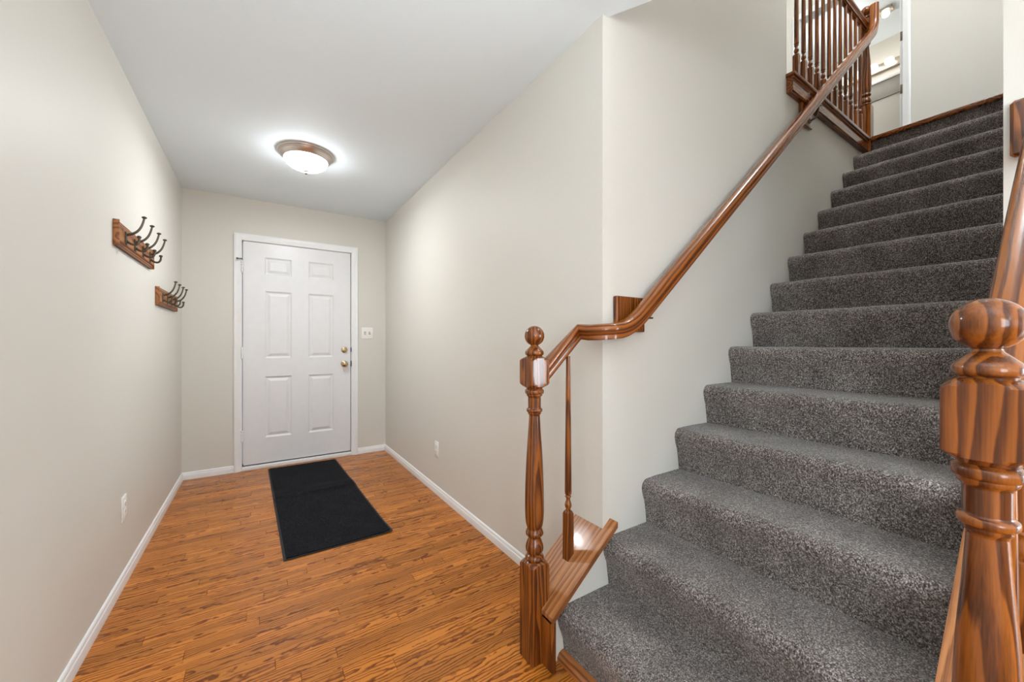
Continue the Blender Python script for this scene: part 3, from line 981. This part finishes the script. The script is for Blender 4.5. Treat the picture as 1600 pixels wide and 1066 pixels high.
# ------------------------------------------------------------------ outlets and switch
def outlet(x, y, z, nx, label):
    t = thing('wall_outlet', (x, y, z), label, 'outlet')
    X = sorted((x, x + nx * .006))
    obj('plate', box(X[0], X[1], y - .036, y + .036, z - .059, z + .059, .0025, 2), 'plate_white', t)
    for s in (-1, 1):
        zc = z + s * .0195
        a = sorted((x + nx * .005, x + nx * .0078))
        rc = obj('receptacle', box(a[0], a[1], y - .0165, y + .0165, zc - .0145, zc + .0145, .003, 2), 'plate_white', t)
        a = sorted((x + nx * .0076, x + nx * .0081))
        b = bmesh.new()
        for d in (-.0062, .0062): b = box(a[0], a[1], y + d - .0012, y + d + .0012, zc - .001, zc + .007, bm=b)
        b = box(a[0], a[1], y - .0022, y + .0022, zc - .0095, zc - .0055, bm=b)
        obj('slot', b, 'plate_slot', rc, smooth=0)
    obj('screw', lathe([(.003, .0055), (.003, .0068), (.0005, .0072)], (x, y, z), 12, axis='x') if nx > 0 else lathe([(.003, -.0055), (.003, -.0068), (.0005, -.0072)], (x, y, z), 12, axis='x'), 'plate_white', t)


outlet(XL, 2.537, .360, 1, 'white wall outlet low on the left wall above the baseboard')
outlet(XR, 2.752, .338, -1, 'white wall outlet low on the right wall beyond the newel post')
sw = thing('light_switch', (.945, YB, 1.246), 'white double light switch plate right of the front door', 'light switch')
obj('plate', box(.945 - .059, .945 + .059, YB - .006, YB, 1.246 - .059, 1.246 + .059, .0025, 2), 'plate_white', sw)
for dx_ in (-.023, .023):
    rc = obj('switch_frame', box(.945 + dx_ - .0075, .945 + dx_ + .0075, YB - .0075, YB - .005, 1.246 - .0145, 1.246 + .0145, .001), 'plate_slot', sw)
    s = 1 if dx_ > 0 else -1
    b = prism([(YB - .007, 1.246 - .010), (YB - .007, 1.246 + .010), (YB - .010, 1.246 + .010 * s), (YB - .019, 1.246 + .008 * s), (YB - .019, 1.246 + .002 * s)], 'x', .945 + dx_ - .0045, .945 + dx_ + .0045)
    obj('toggle', b, 'plate_white', rc, smooth=0)
    for zz in (-.030, .030):
        obj('screw', lathe([(.003, -.0055), (.003, -.0068), (.0005, -.0072)], (.945 + dx_, YB, 1.246 + zz), 12, axis='y'), 'plate_white', sw)

# ------------------------------------------------------------------ upstairs bathroom
d2 = thing('door_2', (XW, DY0, Z2), 'white bathroom doorway at the top of the stairs with the door standing open', kind='structure')
prof = casing_prof(.058)
bm = bmesh.new(); rows = []
for (cy, cz, sy, sz) in ((DY0, Z2, -1, 0), (DY0, DZ2, -1, 1), (DY1, DZ2, 1, 1), (DY1, Z2, 1, 0)):
    rows.append([bm.verts.new((XW + d, cy + sy * o, cz + sz * o)) for o, d in prof])
for i in range(3):
    for k in range(len(prof)):
        k2 = (k + 1) % len(prof)
        bm.faces.new((rows[i][k], rows[i][k2], rows[i + 1][k2], rows[i + 1][k]))
bm.faces.new(rows[0]); bm.faces.new(list(reversed(rows[3])))
obj('casing', bm, 'trim_white', d2)
b = box(XW - .001, XW + T + .001, DY0 - .02, DY0, Z2, DZ2 + .02)
b = box(XW - .001, XW + T + .001, DY1, DY1 + .02, Z2, DZ2 + .02, bm=b)
b = box(XW - .001, XW + T + .001, DY0, DY1, DZ2, DZ2 + .02, bm=b)
obj('jamb', b, 'trim_white', d2)
lf = obj('leaf', box(XW + T - .030, XW + T + .78, DY0 + .004, DY0 + .039, Z2 + .012, DZ2 - .004, .0015), 'door_white', d2)
for z in (2.98 + .66, 2.98 + 1.18):
    obj('hinge', box(XW + T - .033, XW + T - .0295, DY0 + .006, DY0 + .036, z - .045, z + .045, .001), 'bronze', lf)

sh = thing('wall_shelf', (XB2, 1.7, 4.70), 'white ledge with grey panel below the bathroom light bar upstairs', 'shelf')
obj('ledge', box(XB2 - .045, XB2 - .0005, .80, 2.6, 4.685, 4.735, .004), 'trim_white', sh)
obj('panel', box(XB2 - .020, XB2 - .0005, .80, 2.6, 4.465, 4.685, .001), 'grey_panel', sh)
struct('trim_1', box(XB2 - .02, XB2 - .0005, 1.33, 1.43, Z2, 4.36, .003), 'trim_white')

van = thing('vanity_light', (XB2, 1.61, 4.88), 'metal bar light with round glowing bulbs above the bathroom mirror', 'vanity light')
obj('bar', box(XB2 - .05, XB2 - .0005, 1.12, 2.10, 4.825, 4.925, .006), 'warm_nickel', van)
for k in range(6):
    y = 1.21 + k * .16
    b = lathe([(.022, 0), (.022, -.012), (.018, -.02), (.0005, -.02)], (XB2 - .05, y, 4.875), 20, axis='x')
    so = obj('socket', b, 'chrome', van)
    obj('bulb', lathe([(max(.048 * math.cos(a), .0005), -.062 + .048 * math.sin(a)) for a in [PI / 2 - PI * i / 16 for i in range(17)]], (XB2 - .05, y, 4.875), 24, axis='x', cap=False), 'bulb_glow', so)

vf = thing('bathroom_ceiling_light', (6.47, 1.45, CH2), 'small square ceiling light with round glass in the upstairs bathroom', 'ceiling light')
obj('base_plate', box(6.405, 6.535, 1.385, 1.515, CH2 - .026, CH2 - .0005, .004), 'warm_nickel', vf)
obj('globe', lathe([(.02, -.024), (.028, -.032), (.038, -.05), (.037, -.068), (.026, -.084), (.0005, -.090)], (6.47, 1.45, CH2), 28), 'bulb_glow', vf)
